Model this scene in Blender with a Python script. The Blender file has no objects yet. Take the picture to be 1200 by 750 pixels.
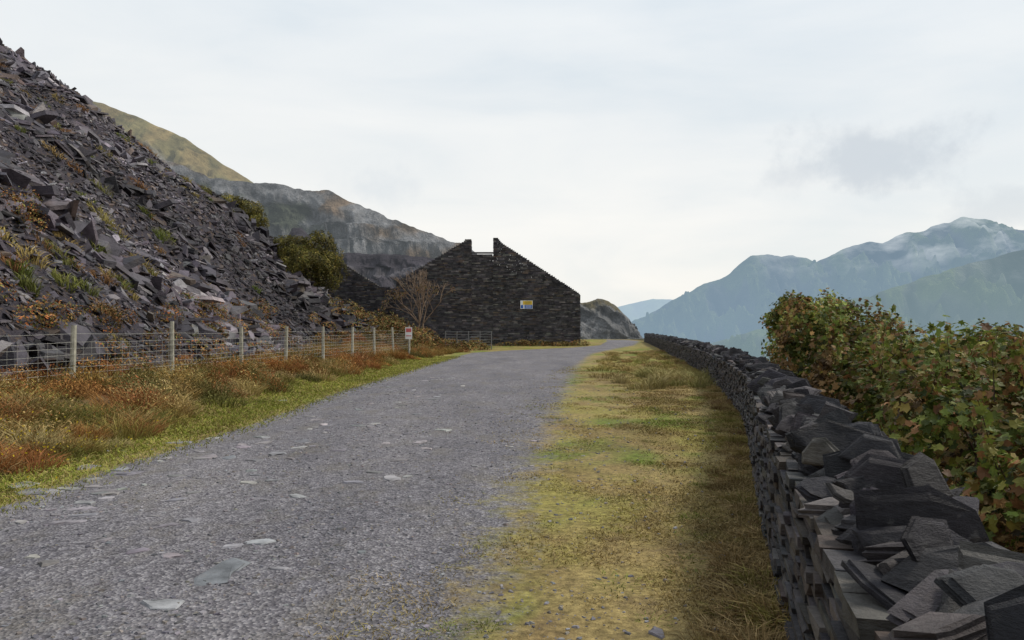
import bpy, math, numpy as np
from mathutils import Vector
rng=np.random.default_rng(11)
FP=933.0; HY=385.0; EYE=1.6
def X(px,d): return (px-600)/FP*d
def Z(py,d): return EYE+(HY-py)/FP*d
scn=bpy.context.scene
scn.view_settings.view_transform='Standard'; scn.view_settings.look='None'; scn.view_settings.exposure=0
# ---------------------------------------------------------------- noise
def h2(i,j,s): 
    v=np.sin(i*127.1+j*311.7+s*74.7)*43758.5453
    return v-np.floor(v)
def vn(x,y,s=0):
    x=np.asarray(x,float);y=np.asarray(y,float)
    i=np.floor(x);j=np.floor(y);f=x-i;g=y-j
    f=f*f*(3-2*f);g=g*g*(3-2*g)
    return (h2(i,j,s)*(1-f)+h2(i+1,j,s)*f)*(1-g)+(h2(i,j+1,s)*(1-f)+h2(i+1,j+1,s)*f)*g
def fbm(x,y,s=0,o=4):
    a=0;w=.5;t=0
    for k in range(o):
        a=a+w*vn(x*2**k+k*17.3,y*2**k-k*9.1,s+k);t+=w;w*=.5
    return a/t
def sst(a,b,x):
    t=np.clip((x-a)/(b-a),0,1);return t*t*(3-2*t)
# ---------------------------------------------------------------- layout curves
WD=np.array([-6,-3,0,2,4.1,6.94,9.6,14.2,19.9,28,37,60,88,100]);WXs=np.array([-.2,.05,.5,.92,1.45,2.19,2.93,4.15,5.3,6.75,8.05,11.3,15,16.4])
dd=np.linspace(-6,100,1061);ww=np.interp(dd,WD,WXs)
k=np.ones(31)/31; wws=np.convolve(np.pad(ww,15,mode='reflect',reflect_type='odd'),k,'valid')
def wallx(y): return np.interp(y,dd,wws)
def redge(y): return np.interp(y,[-6,4,6.94,11,17.5,33,50,58,66,75,100,120],[-.8,-.22,0.05,.45,1.1,2.7,5.0,7,9,11.5,16.0,19])
def ledge(y): return np.interp(y,[-6,4,6.94,9.3,13,20,33,45,52,58,66,75,100,120],[-5.4,-4.8,-4.5,-4.5,-4.25,-4.3,-3.7,-3.1,-2.5,.0,5.0,8.3,12,14])
HU=[0,3.9,10.1,16.9,30.7,60,120];HZ=[0,3.6,9.4,14.2,23.8,36,40]
def toe(y): return -10.6-.6*np.sin(y*.21)
def ground(x,y):
    x=np.asarray(x,float);y=np.asarray(y,float)
    le=np.interp(y,[-6,45,60,200],[-5.2,-3.6,-4,-6])
    le=np.minimum(ledge(y),le)
    z=.45*sst(0,1,(le-.6-x)/2.6)*sst(75,55,y)
    z=z+1.5*np.exp(-(((x+9.8)/2.6)**2+((y-53)/6)**2))
    z=z+.10*(fbm(x*.9,y*.9,3)-.5)*sst(0,1.2,le-.3-x)
    z=z+.07*(fbm(x*1.3,y*1.3,8)-.5)*sst(0.2,1.0,x-redge(y))
    u=toe(y)-x
    hz=np.interp(u,HU,HZ)+ (fbm(x*.12,y*.12,5)-.5)*4*sst(2,14,u)+(fbm(x*.5,y*.5,6)-.5)*1.2*sst(1,5,u)
    fall=np.maximum(0,y-64)*.75
    z=z+np.where(u>0,np.maximum(0,hz-fall),0)
    v=x-(wallx(y)+.55)
    drop=np.where(v>0,-.55*np.maximum(v-.1,0),0)
    drop=np.where(y>100,-.35*np.maximum(0,x-18-(y-100)*.1),drop)
    z=z+np.maximum(drop,-150)
    z=z-np.clip((y-170)*.5,0,150)
    return np.maximum(z,-150)
# ---------------------------------------------------------------- mesh helpers
def mesh_np(name,V,Fc,C=None,mat=None,parent=None,smooth=False):
    V=np.ascontiguousarray(V,dtype=np.float32).reshape(-1,3);Fc=np.ascontiguousarray(Fc,dtype=np.int32)
    m=bpy.data.meshes.new(name);n,kk=Fc.shape
    m.vertices.add(len(V));m.vertices.foreach_set('co',V.ravel())
    m.loops.add(n*kk);m.loops.foreach_set('vertex_index',Fc.ravel())
    m.polygons.add(n);m.polygons.foreach_set('loop_start',np.arange(0,n*kk,kk,dtype=np.int32))
    try: m.polygons.foreach_set('loop_total',np.full(n,kk,dtype=np.int32))
    except Exception: pass
    m.polygons.foreach_set('use_smooth',np.full(n,smooth,dtype=bool))
    if C is not None:
        a=m.color_attributes.new('Col','FLOAT_COLOR','POINT')
        C=np.asarray(C,dtype=np.float32)
        if C.shape[1]==3: C=np.hstack([C,np.ones((len(C),1),np.float32)])
        a.data.foreach_set('color',np.ascontiguousarray(C).ravel())
    m.update(calc_edges=True);m.validate()
    o=bpy.data.objects.new(name,m);scn.collection.objects.link(o)
    if mat: m.materials.append(mat)
    if parent: o.parent=parent
    return o
def empty(name):
    e=bpy.data.objects.new(name,None);scn.collection.objects.link(e);return e
def gridF(nr,nc):
    i=np.arange(nr-1)[:,None]*nc+np.arange(nc-1)[None,:]
    return np.stack([i,i+1,i+nc+1,i+nc],-1).reshape(-1,4)
def norm(v): return v/np.maximum(np.linalg.norm(v,axis=-1,keepdims=True),1e-9)
def slabs(C,r,thick,N,cols,n=6,rings=((-.5,.97),(.5,.9)),jit=.25,asp=1.35,T=None,rj=.04,zj=.0,sj=.03):
    C=np.asarray(C,float);M=len(C);N=norm(N)
    if T is None: T=rng.normal(size=(M,3))
    T=norm(T-(T*N).sum(1,keepdims=True)*N);B=np.cross(N,T)
    ang=(np.arange(n)+rng.uniform(-.42,.42,(M,n)))/n*2*np.pi
    rad=r[:,None]*(1+rng.uniform(-jit,jit,(M,n)))
    aspv=np.sqrt(asp)*rng.uniform(.85,1.15,(M,1))
    a=rad*np.cos(ang)*aspv;b=rad*np.sin(ang)/aspv
    R=len(rings);Vs=[]
    for (zf,sc) in rings:
        j=1+rng.uniform(-rj,rj,(M,n))
        aa=a*sc*j+rng.uniform(-sj,sj,(M,1))*r[:,None];bb=b*sc*j+rng.uniform(-sj,sj,(M,1))*r[:,None]
        zz=thick[:,None]*(zf+rng.uniform(-zj,zj,(M,n)))
        Vs.append(C[:,None,:]+aa[...,None]*T[:,None,:]+bb[...,None]*B[:,None,:]+zz[...,None]*N[:,None,:])
    V=np.concatenate(Vs,1)
    f=[]
    for k in range(1,n-1): f.append((0,k+1,k))
    for q in range(R-1):
        for k in range(n):
            k2=(k+1)%n;o=q*n;f.append((o+k,o+k2,o+n+k2));f.append((o+k,o+n+k2,o+n+k))
    o=(R-1)*n
    for k in range(1,n-1): f.append((o,o+k,o+k+1))
    f=np.array(f);Fc=(f[None]+(np.arange(M)*R*n)[:,None,None]).reshape(-1,3)
    return V.reshape(-1,3),Fc,np.repeat(cols,R*n,axis=0)
def boxes(C,half,T,B,N,cols,jit=.0,jmax=1.0):
    M=len(C);s=np.array([(-1,-1,-1),(1,-1,-1),(1,1,-1),(-1,1,-1),(-1,-1,1),(1,-1,1),(1,1,1),(-1,1,1)],float)
    L=s[None]*half[:,None,:];L=L+rng.uniform(-1,1,L.shape)*np.minimum(jit*half,jmax)[:,None,:]
    V=C[:,None,:]+L[...,0:1]*T[:,None]+L[...,1:2]*B[:,None]+L[...,2:3]*N[:,None]
    f=np.array([(0,3,2,1),(4,5,6,7),(0,1,5,4),(1,2,6,5),(2,3,7,6),(3,0,4,7)])
    return V.reshape(-1,3),(f[None]+(np.arange(M)*8)[:,None,None]).reshape(-1,4),np.repeat(cols,8,axis=0)
def blades(P,H,W,D,cols,bend=.35,tipc=1.25):
    M=len(P);D=norm(D)
    side=norm(np.cross(D,rng.normal(size=(M,3))))
    bd=norm(D*np.array([1,1,0])+rng.normal(size=(M,3))*.3*np.array([1,1,0]))
    H=H[:,None];W=W[:,None]
    mid=P+D*H*.55;tip=P+D*H*.95+bd*H*bend-np.array([0,0,1])*H*bend*.4
    V=np.stack([P-side*W,P+side*W,mid-side*W*.8,mid+side*W*.8,tip],1)
    f=np.array([(0,1,3),(0,3,2),(2,3,4)])
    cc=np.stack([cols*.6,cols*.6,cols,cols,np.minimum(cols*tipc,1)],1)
    return V.reshape(-1,3),(f[None]+(np.arange(M)*5)[:,None,None]).reshape(-1,3),cc.reshape(-1,3)
def leaves(P,S,N,cols,kind='diamond'):
    M=len(P);N=norm(N);T=rng.normal(size=(M,3));T=norm(T-(T*N).sum(1,keepdims=True)*N);B=np.cross(N,T)
    if kind=='diamond':
        s=np.array([(0,-1,0),(.5,0,.18),(0,1,0),(-.5,0,.18)]);f=np.array([(0,1,2),(0,2,3)])
    else:
        pts=[(0,-.9,0),(.85,-.5,.1),(.5,-.05,.12),(.8,.5,.0),(.25,.45,.05),(0,1.05,-.2),(-.25,.45,.05),(-.8,.5,0),(-.5,-.05,.12),(-.85,-.5,.1)]
        s=np.array([(0,0,0)]+pts);f=np.array([(0,k+1,(k+1)%10+1) for k in range(10)])
    S=S[:,None,None]
    V=P[:,None,:]+S*(s[None,:,0:1]*T[:,None]+s[None,:,1:2]*B[:,None]+s[None,:,2:3]*N[:,None])
    return V.reshape(-1,3),(f[None]+(np.arange(M)*len(s))[:,None,None]).reshape(-1,3),np.repeat(cols,len(s),axis=0)
def cat(parts):
    off=0;Vs=[];Fs=[];Cs=[]
    for V,Fc,C in parts:
        Vs.append(V);Fs.append(Fc+off);Cs.append(C);off+=len(V)
    return np.vstack(Vs),np.vstack(Fs),np.vstack(Cs)
def tubes(segs,cols,n=5):
    P0=np.array([s[0] for s in segs],float);P1=np.array([s[1] for s in segs],float)
    r0=np.array([s[2] for s in segs]);r1=np.array([s[3] for s in segs])
    D=norm(P1-P0);A=np.where(np.abs(D[:,2:3])>.9,np.array([[1.,0,0]]),np.array([[0,0,1.]]))
    T=norm(np.cross(D,A));B=np.cross(D,T);a=np.arange(n)/n*2*np.pi
    ring=np.cos(a)[None,:,None]*T[:,None]+np.sin(a)[None,:,None]*B[:,None]
    V=np.concatenate([P0[:,None]+ring*r0[:,None,None],P1[:,None]+ring*r1[:,None,None]],1)
    f=np.array([(k,(k+1)%n,n+(k+1)%n,n+k) for k in range(n)])
    M=len(segs)
    return V.reshape(-1,3),(f[None]+(np.arange(M)*2*n)[:,None,None]).reshape(-1,4),np.repeat(np.array(cols)*np.ones((M,3)),2*n,axis=0)
def pal(choices,n,var=.2,w=None):
    c=np.array(choices,float)[rng.choice(len(choices),n,p=w)]
    return c*rng.uniform(1-var,1+var,(n,1))*rng.uniform(.94,1.06,(n,3))
# ---------------------------------------------------------------- materials
def newmat(name,rough=.85,spec=.3):
    m=bpy.data.materials.new(name);m.use_nodes=True;nt=m.node_tree
    b=nt.nodes['Principled BSDF'];b.inputs['Roughness'].default_value=rough
    b.inputs['Specular IOR Level'].default_value=spec
    return m,nt,b
def nnoise(nt,scale,detail=4,rough=.6,vec=(1,1,1)):
    tc=nt.nodes.new('ShaderNodeNewGeometry');mp=nt.nodes.new('ShaderNodeMapping');mp.inputs['Scale'].default_value=vec
    nt.links.new(tc.outputs['Position'],mp.inputs[0])
    t=nt.nodes.new('ShaderNodeTexNoise');t.inputs['Scale'].default_value=scale;t.inputs['Detail'].default_value=detail;t.inputs['Roughness'].default_value=rough
    nt.links.new(mp.outputs[0],t.inputs['Vector']);return t
def ramp(nt,src,stops):
    r=nt.nodes.new('ShaderNodeValToRGB');e=r.color_ramp.elements
    while len(e)<len(stops): e.new(.5)
    for q,(p,c) in enumerate(stops):
        e[q].position=p;e[q].color=(c,c,c,1) if not hasattr(c,'__len__') else (*c,1)
    nt.links.new(src,r.inputs[0]);return r
def mixc(nt,fac,a,b,mode='MIX'):
    m=nt.nodes.new('ShaderNodeMix');m.data_type='RGBA';m.blend_type=mode
    for s,v in ((0,fac),(6,a),(7,b)):
        if hasattr(v,'is_output') or hasattr(v,'links'): nt.links.new(v,m.inputs[s])
        elif s==0: m.inputs[0].default_value=v
        else: m.inputs[s].default_value=(*v,1)
    return m.outputs[2]
def attr(nt,name='Col'):
    a=nt.nodes.new('ShaderNodeAttribute');a.attribute_name=name;return a
def bump(nt,b,h,strength,dist=.02):
    n=nt.nodes.new('ShaderNodeBump');n.inputs['Strength'].default_value=strength;n.inputs['Distance'].default_value=dist
    nt.links.new(h,n.inputs['Height']);nt.links.new(n.outputs[0],b.inputs['Normal'])
def mat_attr(name,rough=.85,spec=.2,scale=6,lo=.65,hi=1.35,bs=.3,bscale=30,bd=.01,trans=0):
    m,nt,b=newmat(name,rough,spec)
    o=attr(nt).outputs['Color']
    if scale>0:
        n=nnoise(nt,scale,2);r=ramp(nt,n.outputs['Fac'],[(.3,lo),(.7,hi)])
        o=mixc(nt,1.0,o,r.outputs[0],'MULTIPLY')
    nt.links.new(o,b.inputs['Base Color'])
    if bs>0: bump(nt,b,nnoise(nt,bscale,4).outputs['Fac'],bs,bd)
    if trans>0:
        t=nt.nodes.new('ShaderNodeBsdfTranslucent');nt.links.new(o,t.inputs['Color'])
        mx=nt.nodes.new('ShaderNodeMixShader');mx.inputs[0].default_value=trans
        nt.links.new(b.outputs[0],mx.inputs[1]);nt.links.new(t.outputs[0],mx.inputs[2])
        nt.links.new(mx.outputs[0],nt.nodes['Material Output'].inputs[0])
    return m
M_leaf=mat_attr('foliage',.65,.25,0,bs=0,trans=.25)
M_grass=mat_attr('grass_blades',.85,.1,0,bs=0)
M_bark=mat_attr('bark',.9,.1,8,bs=0)
M_wood=mat_attr('weathered_wood',.9,.1,10,.7,1.25,.4,60,.005)
M_metal=mat_attr('galvanised_wire',.5,.5,0,bs=0)
def slate(name,lich=.5,scale=1.0,bd=.015,rough=.58,bsx=14,det=6,lc=(.14,.135,.125)):
    m,nt,b=newmat(name,rough,.3)
    c=attr(nt).outputs['Color']
    n1=nnoise(nt,5*scale,4,.65);o=mixc(nt,1.0,c,ramp(nt,n1.outputs['Fac'],[(.3,.5),(.7,1.55)]).outputs[0],'MULTIPLY')
    if lich>0:
        n2=nnoise(nt,16*scale,4,.75);f=ramp(nt,n2.outputs['Fac'],[(.57,0),(.66,lich)])
        o=mixc(nt,f.outputs[0],o,lc)
    f3=ramp(nt,n1.outputs['Color'],[(.56,0),(.72,.5)])
    o=mixc(nt,f3.outputs[0],o,(.07,.052,.038))
    nt.links.new(o,b.inputs['Base Color'])
    nb=nnoise(nt,bsx*scale,det,.72,vec=(1,1,2.6));bump(nt,b,nb.outputs['Fac'],1.0,bd)
    return m
M_slate=slate('slate_stone',.35,1.0,.03,.68,12,7,(.12,.113,.104))
M_scree=slate('slate_scree_stone',0,.35,.05,.6,14,4)
M_gable=slate('slate_masonry',.2,.5,.03,.8,14,4)
M_pale=slate('pale_slate',.0,1.0,.006,.75,14,4)
# ---------------------------------------------------------------- GROUND
def spaced(a,b,d0,g,lim):
    out=[a];s=d0
    while out[-1]<b: 
        out.append(out[-1]+s);s=min(s*g,lim)
    return out
xr=spaced(0,8,.14,1.0,.14);xr=xr+spaced(xr[-1]+.2,7000,.2,1.07,900)
xl=spaced(0,13,.14,1.0,.14);xl=xl+spaced(xl[-1]+.3,7000,.3,1.045,900)
xs=np.array(sorted([-v for v in xl[1:]]+xr))
ys=np.array(sorted([-v for v in spaced(.3,300,.3,1.15,60)]+spaced(0,9000,.12,1.012,900)))
GX,GY=np.meshgrid(xs,ys);GZ=ground(GX,GY)
def gcol(x,y):
    n=fbm(x*1.0,y*.6,21,4);n2=fbm(x*.35,y*.25,22,3);n3=fbm(x*2.6,y*1.8,23,3);n4=fbm(x*1.4,y*1.0,25,4)
    green=np.array([.155,.190,.036]);yel=np.array([.285,.245,.072]);straw=np.array([.32,.232,.10]);brown=np.array([.18,.115,.055])
    dw=np.clip(wallx(y)-x,0,4)
    a=sst(.40,.58,n)[...,None];b_=sst(.42,.60,n2*.5+n3*.5+.10*sst(1.2,.2,dw))[...,None];c4=sst(.50,.64,n4)[...,None]
    c=green*(1-a)+yel*a;c=c*(1-b_*.8)+straw*b_*.8;c=c*(1-c4*.55)+brown*c4*.55
    t=sst(1.3,2.4,ledge(np.minimum(y,50))-x)[...,None]
    c=c*(1-t)+(brown*.8)*t
    s=sst(-.3,.6,toe(y)-x)[...,None]
    sl=np.array([.045,.040,.047]);c=c*(1-s)+sl*s
    w=sst(.1,.5,x-wallx(y)-.5)[...,None];c=c*(1-w)+np.array([.06,.055,.02])*w
    return c
GC=gcol(GX,GY)
def turf_nodes(nt):
    c=attr(nt).outputs['Color']
    o=mixc(nt,1.0,c,ramp(nt,nnoise(nt,16,6,.75).outputs['Fac'],[(.32,.38),(.5,.95),(.68,1.6)]).outputs[0],'MULTIPLY')
    return mixc(nt,ramp(nt,nnoise(nt,3.2,5,.75).outputs['Fac'],[(.53,0),(.63,.5)]).outputs[0],o,(.16,.11,.062))
M_ground,nt,b=newmat('ground_turf',.95,.1)
nt.links.new(turf_nodes(nt),b.inputs['Base Color']);bump(nt,b,nnoise(nt,35,4,.75).outputs['Fac'],.8,.02)
mesh_np('ground',np.stack([GX,GY,GZ],-1),gridF(len(ys),len(xs)),GC.reshape(-1,3),M_ground,smooth=True)
# ---------------------------------------------------------------- ROAD
ry=np.array(spaced(-6,112,.15,1.01,.8));nc=49
t=np.linspace(0,1,nc)[None,:]
L=ledge(ry)[:,None]-.55+(.4*(fbm(ry*.9,ry*0,31,4)-.5))[:,None]
R=np.minimum(redge(ry)+1.5,wallx(ry)-.25)[:,None]
RX=L+(R-L)*t;RY=np.repeat(ry[:,None],nc,1)
lift=.012*np.clip(np.minimum((RX-L)/.25,(R-RX)/.5),-.0,1)+.004
RZ=ground(RX,RY)+lift
def edgeval(x,y):
    return np.minimum(sst(-.45,.4,x-ledge(y)),sst(-1.45,1.55,redge(y)-x))
edge=edgeval(RX,RY)
RC=gcol(RX,RY)
M_road,nt,b=newmat('slate_gravel',.9,.15)
turf=turf_nodes(nt)
tc=nt.nodes.new('ShaderNodeNewGeometry')
vo=nt.nodes.new('ShaderNodeTexVoronoi');vo.inputs['Scale'].default_value=46;nt.links.new(tc.outputs['Position'],vo.inputs['Vector'])
vo2=nt.nodes.new('ShaderNodeTexVoronoi');vo2.inputs['Scale'].default_value=17;nt.links.new(tc.outputs['Position'],vo2.inputs['Vector'])
g1=ramp(nt,vo.outputs['Color'],[(0,(.088,.083,.092)),(.5,(.165,.157,.17)),(1,(.30,.29,.30))])
g2=ramp(nt,vo2.outputs['Color'],[(0,.70),(1,1.3)])
g=mixc(nt,1.0,g1.outputs[0],g2.outputs[0],'MULTIPLY')
big=ramp(nt,nnoise(nt,.7,5,.7,vec=(1,.3,1)).outputs['Fac'],[(.3,(.72,.72,.75)),(.7,(1.3,1.27,1.22))])
g=mixc(nt,1.0,g,big.outputs[0],'MULTIPLY')
dirt=ramp(nt,nnoise(nt,1.6,5,.7,vec=(1,.5,1)).outputs['Fac'],[(.50,0),(.70,.55)])
g=mixc(nt,dirt.outputs[0],g,(.175,.155,.12))
ea=attr(nt,'Edge');nz=nnoise(nt,2.4,7,.82)
ad=nt.nodes.new('ShaderNodeMath');ad.operation='ADD';nt.links.new(ea.outputs['Fac'],ad.inputs[0]);nt.links.new(nz.outputs['Fac'],ad.inputs[1])
mr=nt.nodes.new('ShaderNodeMapRange');mr.inputs['From Min'].default_value=.88;mr.inputs['From Max'].default_value=1.10;nt.links.new(ad.outputs[0],mr.inputs['Value'])
col=mixc(nt,mr.outputs[0],turf,g);nt.links.new(col,b.inputs['Base Color'])
hm=mixc(nt,mr.outputs[0],nnoise(nt,35,4,.75).outputs['Fac'],vo.outputs['Distance'])
bump(nt,b,hm,.8,.02)
road=mesh_np('gravel_road',np.stack([RX,RY,RZ],-1),gridF(len(ry),nc),RC.reshape(-1,3),M_road,smooth=True)
ea=road.data.attributes.new('Edge','FLOAT','POINT');ea.data.foreach_set('value',np.ascontiguousarray(edge.ravel(),dtype=np.float32))
n=64000
gy=3.2+24*rng.random(n)**1.8;gx=rng.uniform(-9,4,n)
k=(rng.random(n)<edgeval(gx,gy)**.6*.9+.05)&(gx<wallx(gy)-.1)&(gx>ledge(gy)-.8)&(rng.random(n)>sst(8,27,gy));gx=gx[k];gy=gy[k];n=len(gx)
cl=fbm(gx*1.2,gy*.7,77,3);k=rng.random(n)<.25+1.3*sst(.4,.65,cl);gx=gx[k];gy=gy[k];n=len(gx)
r=.005+.016*rng.random(n)**3.5+.0004*gy
N=np.stack([rng.normal(0,.25,n),rng.normal(0,.25,n),np.ones(n)],-1)
V,Fc,C=slabs(np.stack([gx,gy,ground(gx,gy)+.014+r*.15],-1),r,r*.6,N,pal([(.17,.162,.175),(.24,.23,.24),(.115,.11,.12),(.21,.185,.165)],n,.3),n=5,rings=((-.5,1.),(.5,.75)))
M_chip=mat_attr('gravel_chip',.8,.3,0,bs=0)
mesh_np('gravel',V,Fc,C,M_chip)
px=[(255,676,.19),(190,712,.10),(305,638,.08),(243,537,.13),(268,538,.09),(325,533,.12),(300,541,.08),(355,518,.13),(305,513,.11),(460,562,.13),(415,567,.08),(468,541,.08),(495,519,.10),(50,578,.18),(105,549,.14),(150,556,.15),(80,575,.1),(275,642,.06),(500,527,.08),(520,505,.12),(770,745,.05),(30,570,.14),(210,520,.14),(250,515,.12),(380,437,.26),(330,470,.14),(98,606,.08),(285,525,.1),(310,520,.1),(440,555,.08),(478,560,.07),(120,580,.07)]
c=[];rr=[]
for (a,b_,s) in px:
    d=EYE*FP/(b_-HY);c.append((X(a,d),d,float(ground(X(a,d),d))+.018));rr.append(s)
for q in range(130):
    y=rng.uniform(5,26);x=ledge(y)+rng.uniform(.1,2.4)**1.2+rng.normal(0,.1);c.append((x,y,float(ground(x,y))+.017));rr.append(rng.uniform(.03,.10))
for q in range(40):
    y=rng.uniform(5,24);x=rng.uniform(ledge(y)+.5,redge(y));c.append((x,y,float(ground(x,y))+.017));rr.append(rng.uniform(.025,.05))
c=np.array(c);rr=np.array(rr);n=len(c)
V,Fc,C=slabs(c,rr,np.full(n,.018),np.stack([rng.normal(0,.03,n),rng.normal(0,.03,n),np.ones(n)],-1),pal([(.235,.222,.225),(.185,.176,.184),(.29,.275,.27)],n,.15),n=9,rings=((-.5,1.08),(.2,1.),(.5,.9)),jit=.38,asp=1.7,rj=.07)
mesh_np('road_slabs',V,Fc,C,M_pale)
# ---------------------------------------------------------------- DRY STONE WALL
wall=empty('dry_stone_wall')
TH=.5;WH=.74
sy=np.arange(-4,96,.05);sx=wallx(sy);ds=np.hypot(np.diff(sx),np.diff(sy));S=np.concatenate([[0],np.cumsum(ds)])
def wp(s):
    x=np.interp(s,S,sx);y=np.interp(s,S,sy);x2=np.interp(s+.1,S,sx);y2=np.interp(s+.1,S,sy);x1=np.interp(s-.1,S,sx);y1=np.interp(s-.1,S,sy)
    t=norm(np.stack([x2-x1,y2-y1,0*x],-1));nrm=np.stack([t[:,1],-t[:,0],0*x],-1)
    return np.stack([x,y,0*x],-1),t,nrm
Cs=[]
for side in (0,1):
    z=-.05 if side==0 else -.5
    while z<WH:
        h=rng.uniform(.025,.075);s=rng.uniform(0,.3);row=[]
        while s<S[-1]:
            l=rng.uniform(.09,.40)*(1 if s<40 else 1.8);row.append((s+l/2,l));s+=l+rng.uniform(.003,.015)
        row=np.array(row);P,t,nr=wp(row[:,0]);m=len(row)
        out=rng.uniform(-.022,.022,m)+.04*(1-z/WH)
        c=P+nr*((.11-out) if side==0 else (TH-.11+out))[:,None];c[:,2]=z+h/2+rng.normal(0,.003,m)
        Cs.append((c,np.stack([row[:,1]/2,np.full(m,.11),(h/2-.002)*rng.uniform(.75,1.0,m)],-1),t,nr));z+=h
C_=np.vstack([q[0] for q in Cs]);H_=np.vstack([q[1] for q in Cs]);T_=np.vstack([q[2] for q in Cs]);N_=np.vstack([q[3] for q in Cs])
rz=rng.normal(0,.03,len(C_))[:,None];T2=norm(T_+np.array([0,0,1])*rz);U_=norm(np.cross(T2,N_));U_=U_*np.sign(U_[:,2:3])
WP=[(.055,.050,.054),(.080,.072,.074),(.036,.033,.036),(.12,.106,.097),(.074,.058,.047)]
V,Fc,C=boxes(C_,H_,T2,N_,U_,pal(WP,len(C_),.3),jit=.22,jmax=.009)
mesh_np('wall_stones',V,Fc,C,M_slate,wall)
s=np.arange(0,S[-1],.3);P,t,nr=wp(s)
a=P+nr*.09;b_=P+nr*(TH-.09)
rows=[]
for q,zz in ((a,-.6),(a,WH-.02),(b_,WH-.02),(b_,-.9)):
    w=q.copy();w[:,2]=zz;rows.append(w)
G=np.stack(rows,0).transpose(1,0,2)
mesh_np('wall_core',G,gridF(len(s),4),np.full((len(s)*4,3),.015),M_slate,wall)
def coping(s,rlo,rhi,tlo,thi,tilt,tsd,dz,latsd,nn,off,asp=1.6):
    m=len(s);P,t,nr=wp(s)
    th=np.radians(np.clip(tilt+rng.normal(0,tsd,m)+13*np.sin(s*1.9)+10*np.sin(s*.7),-15,85))
    Nn=np.array([0,0,1])*np.cos(th)[:,None]-t*np.sin(th)[:,None]+nr*rng.normal(-.14,.24,m)[:,None]
    Tt=nr+t*rng.normal(0,.45,m)[:,None]
    thk=tlo+(thi-tlo)*rng.random(m)**1.4;r=rng.uniform(rlo,rhi,m)
    c=P+nr*(TH/2+off+rng.normal(0,latsd,m))[:,None];c[:,2]=WH+dz+r*.5*np.sin(np.abs(th))+rng.uniform(-.02,.06,m)
    cols=pal([(.044,.040,.044),(.066,.060,.062),(.026,.024,.027),(.098,.088,.083),(.135,.122,.114)],m,.2,[.31,.27,.24,.12,.06])
    return slabs(c,r,thk,Nn,cols,n=nn,rings=((-.5,.80),(-.42,.96),(-.18,1.0),(-.14,.93),(.12,.97),(.2,.88),(.42,.86),(.5,.72)),jit=.36,asp=asp,T=Tt,rj=.05,zj=.08,sj=.06)
s1=[];q=.0
while q<S[-1]:
    s1.append(q);q+=rng.uniform(.055,.15)*(1 if q<45 else 1.4)
s2=[];q=.0
while q<S[-1]:
    s2.append(q);q+=rng.uniform(.09,.22)
s1=np.array(s1);s2=np.array(s2)
V,Fc,C=cat([coping(s1,.11,.20,.03,.10,54,18,.055,.035,7,.035),coping(s2,.11,.17,.03,.065,14,10,.02,.07,8,.02),coping(s2+.05,.06,.125,.02,.07,42,26,.14,.10,6,.03,1.4)])
mesh_np('coping_slabs',V,Fc,C,M_slate,wall)
# ---------------------------------------------------------------- SCREE
n=78000
y=4+66*rng.random(n)**.75;u=-1.4+46*rng.random(n)**1.15;x=toe(y)-u
inv=(x/y>-.76)|(rng.random(n)<.10)
x=x[inv];y=y[inv];u=u[inv];n=len(x)
k=(u>0)|(rng.random(n)<.3);x=x[k];y=y[k];u=u[k];n=len(x)
e=.3;zx=(ground(x+e,y)-ground(x-e,y))/(2*e);zy=(ground(x,y+e)-ground(x,y-e))/(2*e)
N=np.stack([-zx,-zy,np.ones(n)],-1);N=norm(norm(N)*.75+np.array([0,0,.45])+rng.normal(0,.45,(n,3)))
cl=fbm(x*.16,y*.16,51,3)
coarse=sst(.45,.62,cl)
r=(.06+.08*rng.random(n)+(.50*rng.random(n)**4.5)*(.25+coarse))
tn=fbm(x*.2,y*.2,52,3)
cols=pal([(.066,.056,.066),(.096,.084,.092),(.033,.029,.034),(.18,.163,.17),(.090,.066,.054)],n,.25,[.33,.26,.21,.11,.09])
cols=cols*(.38+1.1*sst(.25,.75,tn))[:,None]
V,Fc,C=slabs(np.stack([x,y,ground(x,y)+r*.22],-1),r,r*rng.uniform(.12,.45,n),N,cols,n=5,rings=((-.5,.97),(.5,.88)),jit=.4,asp=1.8)
mesh_np('slate_scree',V,Fc,C,M_scree)
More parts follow.
